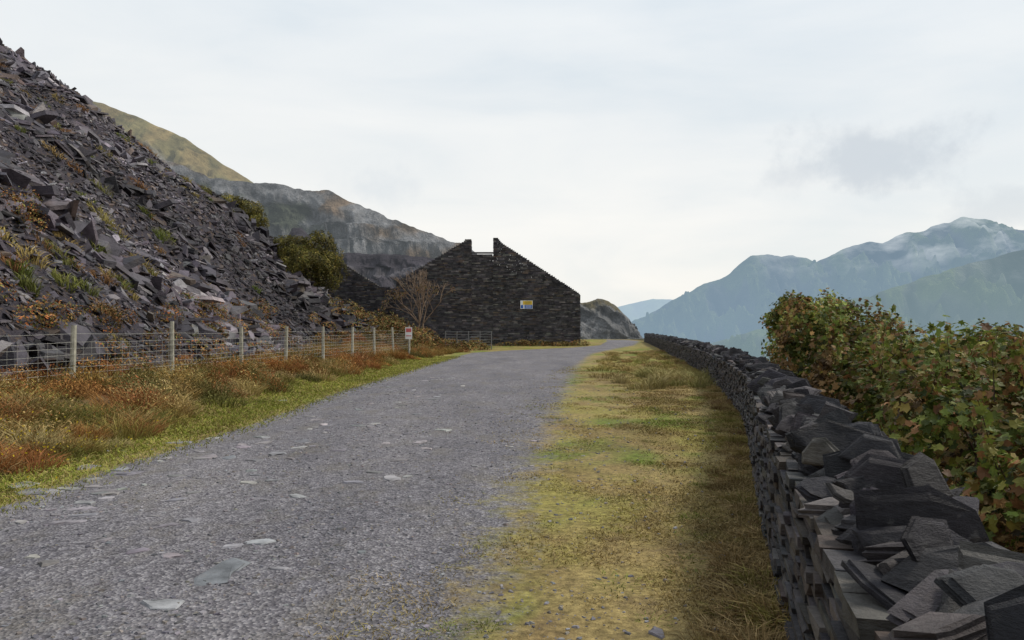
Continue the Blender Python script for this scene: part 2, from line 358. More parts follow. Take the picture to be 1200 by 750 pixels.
# ---------------------------------------------------------------- RUIN
ruin=empty('ruined_slate_building')
def masonry(name,x0,x1,y,top,splits=(),zb=-.3,course=.12,parent=None,along='x',depth=.3):
    Cc=[];Hh=[];z=zb;zm=13
    spans=[x0]+list(splits)+[x1]
    while z<zm:
        h=rng.uniform(.7,1.3)*course
        for si in range(len(spans)-1):
            s=spans[si];xe=spans[si+1]
            while s<xe-.02:
                l=min(rng.uniform(.18,.75),xe-s)
                a,bb=s,s+l
                for _ in range(12):
                    if bb-a<.08: break
                    if top(a+.01)<z+h*.5: a+=l/12
                    elif top(bb-.01)<z+h*.5: bb-=l/12
                    else: break
                if bb-a>=.08 and top((a+bb)/2)>z+h*.5 :
                    Cc.append(((a+bb)/2,y+rng.uniform(-.03,.03),z+h/2));Hh.append(((bb-a)/2-.006,depth,h/2-.005))
                s+=l
        z+=h
    Cc=np.array(Cc);Hh=np.array(Hh);m=len(Cc)
    if along=='y':
        Cc=Cc[:,[1,0,2]];T=np.tile([0,1.,0],(m,1));B=np.tile([1.,0,0],(m,1))
    else: T=np.tile([1.,0,0],(m,1));B=np.tile([0,1.,0],(m,1))
    tn=fbm(Cc[:,0]*.35+Cc[:,1]*.3,Cc[:,2]*.35,61,3)
    cols=pal([(.052,.047,.049),(.072,.066,.066),(.033,.031,.034),(.13,.118,.108),(.085,.066,.050)],m,.25,[.34,.26,.22,.1,.08])*(.6+.8*tn)[:,None]
    V,Fc,C=boxes(Cc,Hh,T,B,np.tile([0,0,1.],(m,1)),cols,jit=.1,jmax=.02)
    return mesh_np(name,V,Fc,C,M_gable,parent)
def topg(x): return float(np.interp(x,[-10.9,-4.6,-4.3,-3.79,-3.77,-1.78,-1.76,-1.3,-1.0,6.43],[6.0,9.75,10.05,10.05,8.65,8.65,10.1,10.1,9.7,4.85]))
masonry('gable_wall',-10.9,6.43,75,topg,(-3.78,-1.77),parent=ruin)
masonry('side_wall_right',75.31,92,6.1,lambda s:4.7+.3*math.sin(s*.9),parent=ruin,along='y',course=.2)
masonry('side_wall_left',75.31,92,-10.6,lambda s:5.2+.4*math.sin(s*.7),parent=ruin,along='y',course=.2)
masonry('wing_wall',-19.6,-11,79,lambda x:float(np.interp(x,[-19.6,-17.9,-17.3,-13,-10.9],[6.6,8.5,8.4,5.7,5.6])),parent=ruin)
def plate(name,x,y,z,w,h,t,col,parent,mat):
    C=np.array([[x,y,z]]);V,Fc,Cc=boxes(C,np.array([[w/2,t/2,h/2]]),np.array([[1.,0,0]]),np.array([[0,1.,0]]),np.array([[0,0,1.]]),np.array([col]))
    return mesh_np(name,V,Fc,Cc,mat,parent)
plate('ledge_stone',-2.77,74.9,8.72,2.1,.12,.5,(.07,.065,.065),ruin,M_gable)
M_paint=mat_attr('sign_paint',.5,.4,3,.92,1.05,0)
sg=empty('wall_sign');zc=Z(357,74.5);xc=X(617,74.5);y0=74.63
plate('board',xc,y0,zc,1.15,.78,.03,(.78,.78,.75),sg,M_paint)
plate('yellow_panel',xc+.1,y0-.02,zc+.17,.86,.36,.01,(.75,.5,.03),sg,M_paint)
plate('blue_panel',xc+.18,y0-.02,zc-.19,.72,.34,.01,(.03,.12,.45),sg,M_paint)
plate('symbol_panel',xc-.42,y0-.02,zc-.19,.22,.3,.01,(.03,.12,.45),sg,M_paint)
for q in range(3): plate('text_line_%d'%q,xc+.12,y0-.03,zc+.27-.1*q,.6,.03,.004,(.05,.05,.05),sg,M_paint)
for q in range(3): plate('small_text_line_%d'%q,xc+.18,y0-.03,zc-.1-.09*q,.55,.025,.004,(.8,.8,.8),sg,M_paint)
# ---------------------------------------------------------------- FENCE
fence=empty('wire_fence')
fy=[8.4,11.9,15.3,18.7,22.1,25.5,28.9,32.4,35.9,39.4,42.6];fx=np.interp(fy,fy,[-9.3,-8.9,-8.45,-7.98,-7.5,-7.25,-6.85,-6.5,-6.2,-5.85,-5.5])
segs=[]
for x,y in zip(fx,fy):
    g=float(ground(x,y));tz=1.63+rng.uniform(-.04,.06)
    if abs(y-18.7)<.1: tz+=.15
    segs.append(((x,y,g-.2),(x+rng.normal(0,.03),y+rng.normal(0,.03),tz),.06,.052))
V,Fc,C=tubes(segs,(.36,.34,.27),8)
V2,F2,C2=slabs(np.array([q[1] for q in segs]),np.full(len(segs),.051),np.full(len(segs),.01),np.tile([0,0,1.],(len(segs),1)),np.full((len(segs),3),.33),n=8,jit=.02,asp=1)
mesh_np('posts',V,Fc,C,M_wood,fence);mesh_np('post_tops',V2,F2,C2,M_wood,fence)
segs=[]
for i in range(len(fy)-1):
    for hgt in (.62,.74,.86,.98,1.1,1.22,1.34,1.5):
        a=np.array([fx[i]+.055,fy[i],hgt]);b_=np.array([fx[i+1]+.055,fy[i+1],hgt]);mdl=(a+b_)/2-np.array([0,0,rng.uniform(.0,.04)])
        segs.append((a,mdl,.0032,.0032));segs.append((mdl,b_,.0032,.0032))
    for q in range(1,14):
        f=q/14;x=fx[i]*(1-f)+fx[i+1]*f+.055;y=fy[i]*(1-f)+fy[i+1]*f;segs.append(((x,y,.5),(x,y,1.34),.0026,.0026))
V,Fc,C=tubes(segs,(.36,.35,.31),4);mesh_np('wire_netting',V,Fc,C,M_metal,fence)
ws=empty('warning_sign');d=41.8
V,Fc,C=tubes([((X(479,d),d+.06,.2),(X(479,d),d+.06,1.75),.045,.045)],(.28,.26,.22),8);mesh_np('post',V,Fc,C,M_wood,ws)
plate('board',X(479,d),d-.01,Z(390.5,d),.36,.62,.02,(.75,.74,.73),ws,M_paint)
plate('red_panel',X(479,d),d-.025,Z(387,d),.28,.2,.006,(.55,.12,.12),ws,M_paint)
plate('red_text',X(479,d),d-.025,Z(393.5,d),.28,.05,.006,(.55,.15,.15),ws,M_paint)
gate=empty('metal_gate');segs=[];d=61
xa,xb=X(522,d),X(576,d)
for zz in (.35,.55,.75,.95,1.15,1.35): segs.append(((xa,d,zz),(xb,d,zz),.02,.02))
for xx in np.linspace(xa,xb,5): segs.append(((xx,d,0.0),(xx,d,1.4),.04,.04))
segs.append(((xa,d,.35),(xb,d,1.35),.02,.02))
V,Fc,C=tubes(segs,(.16,.16,.16),6);mesh_np('bars',V,Fc,C,M_metal,gate)
# ---------------------------------------------------------------- MOUNTAINS
def ridge(name,prof,D,ratio,zf,mat,amp,cols,nu=320,nv=70,sc=1.0,p=1.0,crest=.02,seed=0,crag=0,smooth=True):
    prof=np.array(prof,float);px=np.linspace(prof[0,0],prof[-1,0],nu)
    cz=Z(np.interp(px,prof[:,0],prof[:,1]),D);xx=X(px,D)
    cz=cz+(fbm(xx/(D*.03),xx*0,seed,5)-.5)*D*crest
    v=np.concatenate([[-.35,-.15],np.linspace(0,1,nv)])
    Vx=np.repeat(xx[None],len(v),0);vv=np.repeat(v[:,None],nu,1)
    Vy=D*(1-vv*(1-ratio))
    q=np.clip(vv,0,1);base=zf+(cz[None]-zf)*(1-q)**p
    base=np.where(vv<0,cz[None]+(vv)*(cz[None]-zf)*1.2,base)
    s=D*.05*sc
    wx=Vx+s*.8*(fbm(Vx/s,Vy/s,seed+40,3)-.5)
    rg=1-2*np.abs(fbm(wx/s,Vy/(s*2.6),seed+5,5)-.5)
    base=base-(1-rg)*amp*np.clip(q*5,0,1)*(1-.3*q)+(fbm(Vx/(s*.25),Vy/(s*.25),seed+9,4)-.5)*amp*.35*np.clip(q*8,0,1)
    if crag>0:
        c1=1-2*np.abs(fbm(Vx/(crag*3)+base/(crag*5),base/(crag*2.2),seed+60,5)-.5)
        Vy=Vy-(c1-.7)*crag*3.5*np.clip(q*12,0,1)
        st=crag*1.6;fr=base/st-np.floor(base/st);ter=(np.floor(base/st)+sst(.55,.95,fr))*st
        mk=sst(.45,.6,fbm(Vx/(crag*9),Vy/(crag*9),seed+70,3))
        base=base+(ter-base)*.8*mk*np.clip(q*10,0,1)
    C=cols(Vx,Vy,base,rg,q)
    return mesh_np(name,np.stack([Vx,Vy,base],-1),gridF(len(v),nu),C.reshape(-1,3),mat,smooth=smooth)
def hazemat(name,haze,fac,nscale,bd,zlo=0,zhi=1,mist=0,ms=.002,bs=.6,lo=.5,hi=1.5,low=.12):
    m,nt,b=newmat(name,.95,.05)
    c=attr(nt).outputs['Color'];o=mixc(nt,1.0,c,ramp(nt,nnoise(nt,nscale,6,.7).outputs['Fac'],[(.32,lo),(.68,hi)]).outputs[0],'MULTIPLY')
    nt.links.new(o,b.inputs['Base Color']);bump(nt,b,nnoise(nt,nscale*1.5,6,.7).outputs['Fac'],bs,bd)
    e=nt.nodes.new('ShaderNodeEmission');e.inputs[0].default_value=(*haze,1)  # aerial haze painted into the material: flat emission stands in for scattered light
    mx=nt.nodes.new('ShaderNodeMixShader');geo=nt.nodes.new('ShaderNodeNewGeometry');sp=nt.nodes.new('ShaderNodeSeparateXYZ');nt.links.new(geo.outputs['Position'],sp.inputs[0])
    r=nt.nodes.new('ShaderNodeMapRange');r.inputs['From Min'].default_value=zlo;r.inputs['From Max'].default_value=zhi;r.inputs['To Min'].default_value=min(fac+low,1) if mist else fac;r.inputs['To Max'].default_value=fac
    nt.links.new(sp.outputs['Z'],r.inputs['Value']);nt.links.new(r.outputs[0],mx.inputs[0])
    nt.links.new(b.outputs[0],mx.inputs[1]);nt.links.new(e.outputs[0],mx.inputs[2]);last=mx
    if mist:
        e2=nt.nodes.new('ShaderNodeEmission');e2.inputs[0].default_value=(.70,.76,.80,1)  # mist wisps painted on the slope as pale noise-masked emission, no volume
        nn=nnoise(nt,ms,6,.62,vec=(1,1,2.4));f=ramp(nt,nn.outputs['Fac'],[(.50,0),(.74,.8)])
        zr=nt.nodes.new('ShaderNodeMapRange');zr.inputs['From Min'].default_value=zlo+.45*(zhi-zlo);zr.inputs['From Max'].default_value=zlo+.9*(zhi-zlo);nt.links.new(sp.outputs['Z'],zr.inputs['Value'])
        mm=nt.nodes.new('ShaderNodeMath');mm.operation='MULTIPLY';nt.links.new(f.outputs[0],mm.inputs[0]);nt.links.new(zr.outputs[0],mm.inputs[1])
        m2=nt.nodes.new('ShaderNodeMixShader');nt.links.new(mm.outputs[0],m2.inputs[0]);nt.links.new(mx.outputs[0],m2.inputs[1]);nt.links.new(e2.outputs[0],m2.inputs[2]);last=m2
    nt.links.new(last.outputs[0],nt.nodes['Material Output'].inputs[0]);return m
def c_far(x,y,z,rg,q):
    g=np.array([.13,.15,.06]);r=np.array([.18,.17,.15]);t=sst(.7,.92,rg)[...,None];return (r*(1-t)+g*t)*(.1+1.25*sst(.45,.95,rg))[...,None]
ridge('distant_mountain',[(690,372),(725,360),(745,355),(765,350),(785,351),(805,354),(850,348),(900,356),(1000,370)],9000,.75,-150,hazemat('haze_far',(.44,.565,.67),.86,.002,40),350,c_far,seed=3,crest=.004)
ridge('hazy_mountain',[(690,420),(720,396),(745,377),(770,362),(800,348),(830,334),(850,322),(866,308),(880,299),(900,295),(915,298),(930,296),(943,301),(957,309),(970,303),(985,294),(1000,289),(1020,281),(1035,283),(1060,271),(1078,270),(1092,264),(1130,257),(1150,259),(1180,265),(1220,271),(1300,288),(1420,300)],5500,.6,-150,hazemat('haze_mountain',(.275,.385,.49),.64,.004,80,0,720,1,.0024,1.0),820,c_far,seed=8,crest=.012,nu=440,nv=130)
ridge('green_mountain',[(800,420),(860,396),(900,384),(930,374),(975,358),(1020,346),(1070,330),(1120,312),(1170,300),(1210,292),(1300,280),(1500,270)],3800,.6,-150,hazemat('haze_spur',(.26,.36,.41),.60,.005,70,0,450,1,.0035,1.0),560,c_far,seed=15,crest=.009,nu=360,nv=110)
def c_grass(x,y,z,rg,q):
    n=fbm(x/30,y/30,4);g=np.array([.25,.19,.085]);g2=np.array([.17,.145,.065]);r=np.array([.20,.195,.195])*(.5+fbm(x/10,z/6,15,4))[...,None]
    t=sst(.24,.10,q+.30*(n-.5))[...,None];s=sst(.4,.6,fbm(x/12,y/12,14))[...,None];return r*(1-t)+(g*(1-s)+g2*s)*t
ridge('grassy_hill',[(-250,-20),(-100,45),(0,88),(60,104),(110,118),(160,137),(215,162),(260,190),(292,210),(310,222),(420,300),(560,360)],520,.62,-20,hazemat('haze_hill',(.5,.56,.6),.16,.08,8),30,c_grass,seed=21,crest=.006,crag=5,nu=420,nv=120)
def c_quar(x,y,z,rg,q):
    n=fbm(x/18,z/10,31,4);n2=fbm(x/7,z/5,35,4);a=np.array([.235,.232,.236]);b_=np.array([.21,.15,.10]);d=np.array([.10,.11,.075])
    t=sst(.60,.72,n)[...,None];u=sst(.44,.32,n)[...,None];c=(a*(1-t)+b_*t)*(1-u)+d*u;return c*(.25+1.5*n2)[...,None]
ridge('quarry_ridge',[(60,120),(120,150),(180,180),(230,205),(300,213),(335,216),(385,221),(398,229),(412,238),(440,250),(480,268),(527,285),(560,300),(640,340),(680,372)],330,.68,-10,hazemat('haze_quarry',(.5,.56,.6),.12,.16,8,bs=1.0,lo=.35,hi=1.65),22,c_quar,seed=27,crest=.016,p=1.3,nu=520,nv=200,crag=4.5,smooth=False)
def c_dark(x,y,z,rg,q):
    s=(np.sin(z*1.1+fbm(x/6,y/6,3)*3)>.5)[...,None];return np.where(s,np.array([.10,.092,.10]),np.array([.052,.046,.054]))
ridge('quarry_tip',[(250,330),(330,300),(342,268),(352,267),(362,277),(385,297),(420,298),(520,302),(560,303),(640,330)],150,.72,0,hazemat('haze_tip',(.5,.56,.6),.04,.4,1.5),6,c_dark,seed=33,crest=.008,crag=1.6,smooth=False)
def c_rock(x,y,z,rg,q):
    n=fbm(x/3,z/3,31,4);t=sst(.5,.65,n)[...,None];return np.array([.22,.215,.21])*(1-t)+np.array([.18,.15,.08])*t
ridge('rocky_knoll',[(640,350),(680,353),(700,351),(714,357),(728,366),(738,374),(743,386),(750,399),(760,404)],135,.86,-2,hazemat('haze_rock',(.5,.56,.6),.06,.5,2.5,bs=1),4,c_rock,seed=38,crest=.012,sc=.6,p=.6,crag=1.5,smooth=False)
# ---------------------------------------------------------------- VEGETATION
def tuft(Cn,R,H,nb,cols,wid,spread=.6,bend=.35):
    idx=np.repeat(np.arange(len(Cn)),nb);m=len(idx)
    a=rng.random(m)*2*np.pi;rr=np.sqrt(rng.random(m))
    ox=np.cos(a)*rr;oy=np.sin(a)*rr
    x=Cn[idx,0]+ox*R[idx];y=Cn[idx,1]+oy*R[idx]
    D=np.stack([ox*spread+rng.normal(0,.22,m),oy*spread+rng.normal(0,.22,m),np.ones(m)],-1)
    return blades(np.stack([x,y,ground(x,y)-.01],-1),H[idx]*rng.uniform(.5,1.1,m)*(1-.35*rr**2),np.full(m,1.0)*wid*rng.uniform(.6,1.3,m),D,cols[idx]*rng.uniform(.7,1.3,(m,1)),bend)
n=210000
y=3.3+30*rng.random(n)**2.0;f=rng.random(n);x0=redge(y)-1.8;x1=wallx(y)-.02;x=x0+(x1-x0)*f
ev=edgeval(x,y);nn=fbm(x*1.8,y*1.4,91,4)
k=(rng.random(n)>ev*1.05)&(rng.random(n)<sst(.33,.55,nn-.2*sst(.5,1,ev))*.85+.25*(1-ev));x=x[k];y=y[k];nn=nn[k];n=len(x)
gc=gcol(x,y);h=.010+.026*rng.random(n)+.035*sst(.45,.7,nn)+.06*sst(.6,0.05,wallx(y)-x)*rng.random(n)
D=np.stack([rng.normal(0,.8,n),rng.normal(0,.8,n),np.ones(n)],-1)
cc=gc*rng.uniform(.75,1.6,(n,1));sel=rng.random(n)<.3;cc[sel]=np.array([.36,.27,.13])*rng.uniform(.5,1.3,(sel.sum(),1))
parts=[blades(np.stack([x,y,ground(x,y)],-1),h,.0018+.00022*y+0*h,D,cc)]
n=90000
y=5+40*rng.random(n)**1.5;x=ledge(y)+.4-rng.random(n)*2.3
k=rng.random(n)>edgeval(x,y)*.95;x=x[k];y=y[k];n=len(x)
cc=pal([(.19,.22,.035),(.28,.27,.06),(.33,.26,.10)],n,.25,[.38,.38,.24])*(.6+.8*fbm(x*1.5,y,44,3))[:,None];D=np.stack([rng.normal(0,.5,n),rng.normal(0,.5,n),np.ones(n)],-1)
parts.append(blades(np.stack([x,y,ground(x,y)],-1),.03+.07*rng.random(n),.003+.00025*y,D,cc))
V,Fc,C=cat(parts);mesh_np('verge_grass',V,Fc,C,M_grass)
parts=[]
m=200;y=3.6+42*rng.random(m)**1.5;x=wallx(y)-.06-.4*rng.random(m)**1.6
parts.append(tuft(np.stack([x,y],-1),rng.uniform(.08,.22,m),rng.uniform(.08,.26,m),120,pal([(.38,.27,.12),(.31,.22,.09),(.25,.21,.06),(.22,.14,.065)],m),.0028,.9,.6))
m=260;y=3.6+30*rng.random(m)**1.5;x=redge(y)-.2+rng.random(m)*(wallx(y)-redge(y))
parts.append(tuft(np.stack([x,y],-1),rng.uniform(.06,.28,m),rng.uniform(.03,.09,m),110,pal([(.16,.21,.03),(.34,.25,.11),(.14,.17,.035),(.21,.14,.065)],m),.0026,1.2,.5))
m=90;y=24+30*rng.random(m);x=redge(y)+.9+rng.random(m)*(wallx(y)-redge(y)-1.1)
parts.append(tuft(np.stack([x,y],-1),rng.uniform(.2,.5,m),rng.uniform(.12,.42,m),140,pal([(.36,.29,.11),(.26,.24,.07),(.31,.22,.095)],m),.008,.6,.4))
m=36;y=21+6*rng.random(m);x=wallx(y)-1.5+rng.normal(0,.55,m)
parts.append(tuft(np.stack([x,y],-1),rng.uniform(.2,.4,m),rng.uniform(.35,.65,m),160,pal([(.38,.31,.14),(.30,.27,.10)],m),.006,.5,.35))
V,Fc,C=cat(parts);mesh_np('dry_grass',V,Fc,C,M_grass)
# heather bank
parts=[];PH=[(.25,.10,.038),(.17,.13,.038),(.28,.18,.055),(.34,.145,.045),(.11,.10,.032),(.36,.26,.11)]
m=640;y=6+48*rng.random(m)**1.1;x=ledge(y)-1.5-rng.random(m)**1.1*(ledge(y)-1.5-toe(y)-.1)
near=(y<14)
cols=pal(PH,m,.2);cols=np.where(near[:,None]&(rng.random(m)<.55)[:,None],pal([(.36,.26,.11),(.25,.21,.06),(.33,.16,.055)],m),cols)
R=rng.uniform(.22,.62,m);H=rng.uniform(.16,.66,m);H=np.where(x<np.interp(y,fy,fx)+.5,H*.75,H)
parts.append(tuft(np.stack([x,y],-1),R,H,210,cols,.0058,.7,.25))
idx=np.repeat(np.arange(m),190);mm=len(idx);a=rng.random(mm)*2*np.pi;rr=np.sqrt(rng.random(mm))*1.05
lx=x[idx]+np.cos(a)*rr*R[idx];ly=y[idx]+np.sin(a)*rr*R[idx];lz=ground(lx,ly)+H[idx]*(1-.5*rr**2)*rng.uniform(.5,1.05,mm)
parts.append(leaves(np.stack([lx,ly,lz],-1),rng.uniform(.012,.03,mm),rng.normal(size=(mm,3))+np.array([0,0,.6]),cols[idx]*rng.uniform(.5,1.6,(mm,1))))
m=75;x=rng.uniform(-8.2,-5.5,m);y=8.0+(x+8.2)*.35+rng.uniform(-.2,3.4,m)
cc=pal([(.36,.26,.11),(.26,.21,.06),(.34,.16,.06),(.38,.30,.14),(.13,.13,.035)],m,.2)
parts.append(tuft(np.stack([x,y],-1),rng.uniform(.2,.42,m),rng.uniform(.22,.64,m),420,cc,.0035,.6,.3))
V,Fc,C=cat(parts);mesh_np('heather',V,Fc,C,M_grass)
m=220;x=rng.normal(-5.8,.5,m);y=rng.normal(9.0,.8,m)
V,Fc,C=leaves(np.stack([x,y,ground(x,y)+rng.uniform(.12,.45,m)],-1),np.full(m,.017),rng.normal(size=(m,3)),pal([(.6,.44,.02)],m));mesh_np('gorse_flowers',V,Fc,C,M_leaf)
def blob(lobes,nper,size,P,up=.5,shell=.6,kind='diamond',nz=.35,cut=.36,pw=None):
    out=[]
    for i,(cx,cy,cz,rx,ry,rz) in enumerate(lobes):
        k=int(nper*(rx*ry*rz)**(2/3.));v=norm(rng.normal(size=(k,3)));rad=rng.uniform(shell,1.0,k)**.6
        rad*=1+nz*(fbm(v[:,0]*2.2+cx*3,v[:,1]*2.2+v[:,2]*2.7+cy,i,3)-.5)*2
        p=np.array([cx,cy,cz])+v*rad[:,None]*np.array([rx,ry,rz])
        cl=fbm(p[:,0]*2.2/max(rx,.5)+i,p[:,1]*1.3+p[:,2]*2.2/max(rx,.5),i+70,3)
        keep=(cl>cut);p=p[keep];v=v[keep];cl=cl[keep];k=len(p)
        lobe=rng.uniform(.7,1.25)
        cols=pal(P,k,.25,pw)*(.5+1.0*sst(.4,.7,cl))[:,None]*lobe
        out.append(leaves(p,size*rng.uniform(.6,1.3,k),v+np.array([0,0,up])+rng.normal(0,.6,(k,3)),cols,kind))
    return out
L=[]
for q in range(46):
    px_=rng.uniform(385,560);d=rng.uniform(46,60) if px_<500 else rng.uniform(58,72);xx=X(px_,d)
    hh=rng.uniform(.5,.95)*(1 if px_<500 else .7);L.append((xx,d,float(ground(xx,d))+hh*.3,rng.uniform(.7,1.3),rng.uniform(.6,1.2),hh))
for q in range(14):
    xx=rng.uniform(-1,7.2);L.append((xx,rng.uniform(72,74.2),.15,rng.uniform(.5,1),.5,rng.uniform(.25,.5)))
V,Fc,C=cat(blob(L,1500,.07,[(.24,.105,.045),(.17,.14,.05),(.28,.19,.07),(.12,.12,.04)]));mesh_np('bracken',V,Fc,C,M_grass)
pts=[]
for q in range(230):
    d=rng.uniform(20,60);px_=rng.uniform(-60,330);x=X(px_,d)
    if x<toe(d)-.5 and fbm(np.array(x*.15),np.array(d*.15),99,2)>.46: pts.append((x,d))
pts=np.array(pts);m=len(pts)
V,Fc,C=tuft(pts,rng.uniform(.15,.5,m),rng.uniform(.25,.7,m),110,pal([(.33,.25,.09),(.20,.20,.055),(.26,.14,.06),(.14,.16,.04)],m),.014,.5,.3);mesh_np('scree_grass_tufts',V,Fc,C,M_grass)
L=[]
for q in range(48):
    d=rng.uniform(18,54);x=toe(d)-rng.uniform(-.8,2.4);L.append((x,d,float(ground(x,d))+.1,rng.uniform(.4,1.0),rng.uniform(.4,.9),rng.uniform(.3,.6)))
for (px_,d,r_) in ((235,30,.5),(225,30,.45),(250,31,.5),(240,33,.6),(30,24,.5),(15,24,.6),(200,28,.4),(260,34,.5),(215,32,.45)):
    x=X(px_,d);L.append((x,d,float(ground(x,d))+.1,r_*1.3,r_,r_))
V,Fc,C=cat(blob(L,2200,.042,[(.29,.11,.04),(.19,.13,.045),(.32,.17,.065),(.15,.145,.045)]));mesh_np('heather_patches',V,Fc,C,M_grass)
def bush(name,base,lobes,nper,size,P,kind='diamond'):
    e=empty(name);segs=[]
    for (cx,cy,cz,rx,ry,rz) in lobes:
        p0=np.array(base);p1=np.array([cx,cy,cz-.1*rz]);md=(p0+p1)/2+rng.normal(0,.12,3)*rx
        R0=.035*max(rx,.6)+.01;segs+= [(p0,md,R0,R0*.7),(md,p1,R0*.7,R0*.4)]
        for q in range(7):
            v=norm(rng.normal(size=3)+np.array([0,0,.5]));segs.append((p1,p1+v*np.array([rx,ry,rz])*.85,R0*.35,R0*.1))
    V,Fc,C=tubes(segs,(.09,.065,.045),5);mesh_np('branches',V,Fc,C,M_bark,e)
    V,Fc,C=cat(blob(lobes,nper,size,P,kind=kind));mesh_np('leaves',V,Fc,C,M_leaf,e)
def hb(px_,py,d,w,h):
    return (X(px_,d),d,Z(py,d),w,w,h)
GP=[(.12,.115,.025),(.18,.155,.035),(.085,.08,.022),(.21,.165,.04)]
l=[hb(350,300,56,1.6,1.4),hb(375,300,56,1.6,1.5),hb(388,318,56,1.1,1.3),hb(362,315,55,1.8,1.3),hb(335,290,57,1.0,.8),hb(375,285,56,.9,.9)]
bush('gorse_bush',(X(368,56),56,Z(335,56)),l,2600,.08,GP)
l=[hb(268,240,60,1.2,.8),hb(285,247,60,1.4,.9),hb(300,258,60,1.0,.8)]
bush('gorse_bush',(X(283,60),60,Z(262,60)),l,2600,.08,GP)
l=[hb(40,102,62,.9,.8),hb(48,112,62,.8,.7)]
bush('gorse_bush',(X(43,62),62,Z(120,62)),l,2200,.08,[(.16,.14,.035),(.21,.17,.05)])
RL=[(3.55,4.9,-.05,.8,.9,1.0),(4.35,6.8,.30,1.15,1.1,1.1),(5.0,9.2,.35,1.15,1.3,1.1),(5.05,11.4,.38,.8,1.1,1.05),(5.85,14,.75,1.05,1.4,1.2),(6.35,16.8,.95,.95,1.4,1.2),(7.5,12.6,.2,1.4,1.7,1.15),(6.1,7.6,.3,1.1,1.3,1.0),(8.6,16,.3,1.8,1.9,1.3),(7.3,19.5,1.0,1.0,1.5,1.25),(5.2,5.2,.1,1.0,1.0,.95),(3.9,5.7,-.7,1.0,1.5,.8),(3.1,4.2,-.9,.7,.9,.8)]
rr_=[]
for (cx,cy,cz,rx,ry,rz) in RL[:11]:
    for q in range(8):
        a=rng.uniform(0,6.28);s=rng.uniform(.2,.42);rr_.append((cx+math.cos(a)*rx*.75,cy+math.sin(a)*ry*.75,cz+rz*rng.uniform(.3,1.0),s*rx,s*ry,s*rng.uniform(.6,1.2)))
RP=[(.11,.145,.028),(.155,.185,.035),(.22,.215,.042),(.25,.125,.05),(.06,.08,.02),(.28,.20,.06)]
RW=[.24,.25,.18,.11,.13,.09]
e=empty('maple_thicket')
parts=blob(RL,4000,.047,RP,kind='maple',shell=.45,nz=.65,cut=.42,pw=RW)+blob(rr_,4400,.043,RP,kind='maple',shell=.2,nz=.6,cut=.40,pw=RW)
V,Fc,C=cat(parts);nv=11;cen=V.reshape(-1,nv,3)[:,0];ok=cen[:,0]>wallx(cen[:,1])+.62
Vk=V.reshape(-1,nv,3)[ok];Ck=C.reshape(-1,nv,3)[ok]
bt=sst(.55,.66,fbm(Vk[:,0,0]*1.6,Vk[:,0,1]*1.1+Vk[:,0,2]*1.8,88,3))[:,None,None]
Ck=Ck*(1-bt)+bt*Ck.mean(2,keepdims=True)*np.array([1.75,1.05,.42]);f=Fc[:10]
mesh_np('leaves',Vk.reshape(-1,3),(f[None]+(np.arange(len(Vk))*nv)[:,None,None]).reshape(-1,3),Ck.reshape(-1,3),M_leaf,e)
segs=[];sl=[]
for (cx,cy,cz,rx,ry,rz) in RL:
    g=float(ground(cx,cy));p0=np.array([cx,cy,g-.1])
    for q in range(5):
        v=rng.uniform(-.35,.35,3);p1=np.array([cx,cy,cz])+v*rx;segs.append((p0,p1,.03,.015))
        for w in range(4):
            vv=norm(rng.normal(size=3)+np.array([0,0,.3]));p2=p1+vv*rx*rng.uniform(.3,.6);segs.append((p1,p2,.012,.004))
    for q in range(10):
        a=rng.uniform(0,6.28);p=np.array([cx+math.cos(a)*rx*.6,cy+math.sin(a)*ry*.6,cz+rz*.65]);tp=p+np.array([rng.normal(0,.13),rng.normal(0,.13),rng.uniform(.25,.68)])
        segs.append((p,tp,.005,.002))
        for w in np.linspace(.1,1,26): sl.append(p+(tp-p)*w+rng.normal(0,.055*(1.2-w),3))
V,Fc,C=tubes(segs,(.08,.055,.04),5);mesh_np('branches',V,Fc,C,M_bark,e)
sl=np.array(sl);V,Fc,C=leaves(sl,rng.uniform(.03,.05,len(sl)),rng.normal(size=(len(sl),3))+np.array([0,0,.5]),pal([(.15,.185,.035),(.22,.20,.045),(.24,.13,.05)],len(sl),.2,[.45,.35,.20]),'maple');mesh_np('shoot_leaves',V,Fc,C,M_leaf,e)
m=90;y=1.5+4*rng.random(m);x=wallx(y)+.75+rng.random(m)*1.2
V,Fc,C=tuft(np.stack([x,y],-1),rng.uniform(.15,.35,m),rng.uniform(.5,.9,m),170,pal([(.33,.18,.08),(.34,.24,.12),(.22,.12,.06)],m),.005,.4,.4);mesh_np('dead_bracken',V,Fc,C,M_grass)
# bare tree
e=empty('bare_tree');segs=[];tips=[]
def grow(p,dv,l,r,dep):
    q=p+dv*l;segs.append((p,q,r,r*.75))
    if dep==0: tips.append(q);return
    for w in range(rng.integers(2,4)):
        nd=norm(dv+rng.normal(0,.36,3)+np.array([0,0,.2]));grow(q,nd,l*rng.uniform(.62,.88),max(r*.62,.016),dep-1)
bx=X(490,64)
for q in range(3): grow(np.array([bx+rng.normal(0,.2),64,.3]),norm(np.array([rng.normal(.12,.12),0,1])),1.7,.09,5)
V,Fc,C=tubes(segs,(.22,.16,.115),4);mesh_np('branches',V,Fc,C,M_bark,e)
tips=np.array(tips);tt=np.repeat(tips,4,axis=0);tt=tt[tt[:,2]<4.9];tt=tt+rng.normal(0,.16,tt.shape)
V,Fc,C=leaves(tt,rng.uniform(.05,.11,len(tt)),rng.normal(size=(len(tt),3)),pal([(.24,.13,.06),(.18,.14,.05)],len(tt)));mesh_np('leaves',V,Fc,C,M_leaf,e)
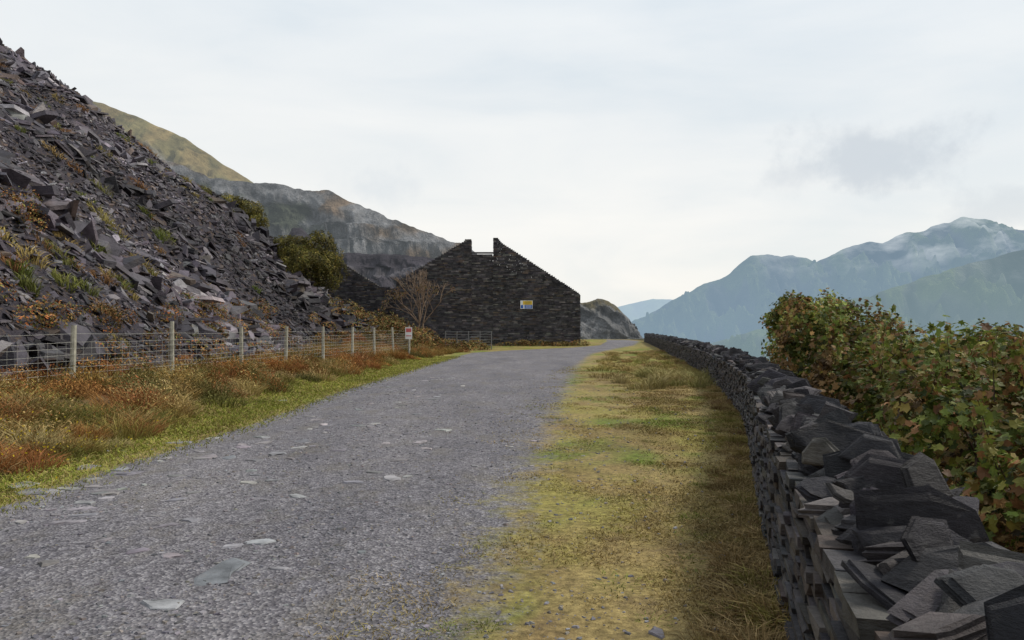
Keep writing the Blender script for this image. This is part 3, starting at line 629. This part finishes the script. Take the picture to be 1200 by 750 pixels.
# ---------------------------------------------------------------- WORLD
w=bpy.data.worlds.new('World');scn.world=w;w.use_nodes=True;nt=w.node_tree
try: w.cycles.sampling_method='MANUAL';w.cycles.sample_map_resolution=256
except Exception: pass
for q in list(nt.nodes): nt.nodes.remove(q)
out=nt.nodes.new('ShaderNodeOutputWorld')
SUN=Vector((.80,.25,.85)).normalized();el=math.asin(SUN.z);az=math.atan2(SUN.x,SUN.y)
sky=nt.nodes.new('ShaderNodeTexSky');sky.sky_type='NISHITA';sky.sun_disc=False;sky.sun_elevation=el;sky.sun_rotation=az
b1=nt.nodes.new('ShaderNodeBackground');b1.inputs[1].default_value=.1;nt.links.new(sky.outputs[0],b1.inputs[0])
tc=nt.nodes.new('ShaderNodeTexCoord');sp=nt.nodes.new('ShaderNodeSeparateXYZ');nt.links.new(tc.outputs['Generated'],sp.inputs[0])
mp=nt.nodes.new('ShaderNodeMapping');mp.inputs['Scale'].default_value=(1,1,3.6);mp.inputs['Rotation'].default_value=(.25,.2,0);nt.links.new(tc.outputs['Generated'],mp.inputs[0])
n1=nt.nodes.new('ShaderNodeTexNoise');n1.inputs['Scale'].default_value=2.6;n1.inputs['Detail'].default_value=6;n1.inputs['Roughness'].default_value=.52;n1.inputs['Distortion'].default_value=.4;nt.links.new(mp.outputs[0],n1.inputs['Vector'])
base=ramp(nt,sp.outputs['Z'],[(0,(.99,.965,.91)),(.15,(.94,.945,.925)),(.4,(.82,.88,.925)),(.7,(.62,.68,.76))])
cl=ramp(nt,n1.outputs['Fac'],[(.32,(.89,.925,.955)),(.5,(1,1,1)),(.68,(1.07,1.05,1.03))])
c1=mixc(nt,1.0,base.outputs[0],cl.outputs[0],'MULTIPLY')
nz=nt.nodes.new('ShaderNodeTexNoise');nz.inputs['Scale'].default_value=11;nz.inputs['Detail'].default_value=6;nz.inputs['Roughness'].default_value=.6;nt.links.new(tc.outputs['Generated'],nz.inputs['Vector'])
na=nt.nodes.new('ShaderNodeMath');na.operation='MULTIPLY_ADD';nt.links.new(nz.outputs['Fac'],na.inputs[0]);na.inputs[1].default_value=3.0;na.inputs[2].default_value=-1.5
def cloud(cin,dirv,rad,col,amt,flat=2.6):
    vm=nt.nodes.new('ShaderNodeVectorMath');vm.operation='SUBTRACT';nt.links.new(tc.outputs['Generated'],vm.inputs[0]);vm.inputs[1].default_value=Vector(dirv).normalized()
    m2=nt.nodes.new('ShaderNodeMapping');m2.inputs['Scale'].default_value=(1/rad,1/rad,flat/rad);nt.links.new(vm.outputs[0],m2.inputs[0])
    ln=nt.nodes.new('ShaderNodeVectorMath');ln.operation='LENGTH';nt.links.new(m2.outputs[0],ln.inputs[0])
    s=nt.nodes.new('ShaderNodeMath');s.operation='ADD';nt.links.new(ln.outputs['Value'],s.inputs[0]);nt.links.new(na.outputs[0],s.inputs[1])
    f=ramp(nt,s.outputs[0],[(.2,amt),(1.0,0)]);f.color_ramp.interpolation='EASE'
    return mixc(nt,f.outputs[0],cin,col)
def dv(px,py): return ((px-600)/FP,1,(HY-py)/FP)
c1=cloud(c1,dv(1030,180),.13,(.62,.67,.72),.75)
c1=cloud(c1,dv(930,205),.07,(.68,.72,.76),.5)
c1=cloud(c1,dv(1180,245),.08,(.70,.74,.77),.6)
c1=cloud(c1,dv(440,225),.07,(.74,.79,.83),.5,1.6)
b2=nt.nodes.new('ShaderNodeBackground');b2.inputs[1].default_value=1.0;nt.links.new(c1,b2.inputs[0])
mx=nt.nodes.new('ShaderNodeMixShader');mx.inputs[0].default_value=.93;nt.links.new(b1.outputs[0],mx.inputs[1]);nt.links.new(b2.outputs[0],mx.inputs[2]);nt.links.new(mx.outputs[0],out.inputs[0])
ld=bpy.data.lights.new('sun','SUN');ld.energy=2.6;ld.angle=math.radians(10);ld.color=(1,.94,.84)
lo=bpy.data.objects.new('sun',ld);scn.collection.objects.link(lo);lo.rotation_euler=SUN.to_track_quat('Z','Y').to_euler()
cd=bpy.data.cameras.new('camera');cam=bpy.data.objects.new('camera',cd);scn.collection.objects.link(cam)
cd.sensor_width=36;cd.lens=28;cd.clip_end=30000;cd.clip_start=.05
cam.location=(0,0,EYE);cam.rotation_euler=(math.radians(90)+math.atan(10/FP),0,0);scn.camera=cam
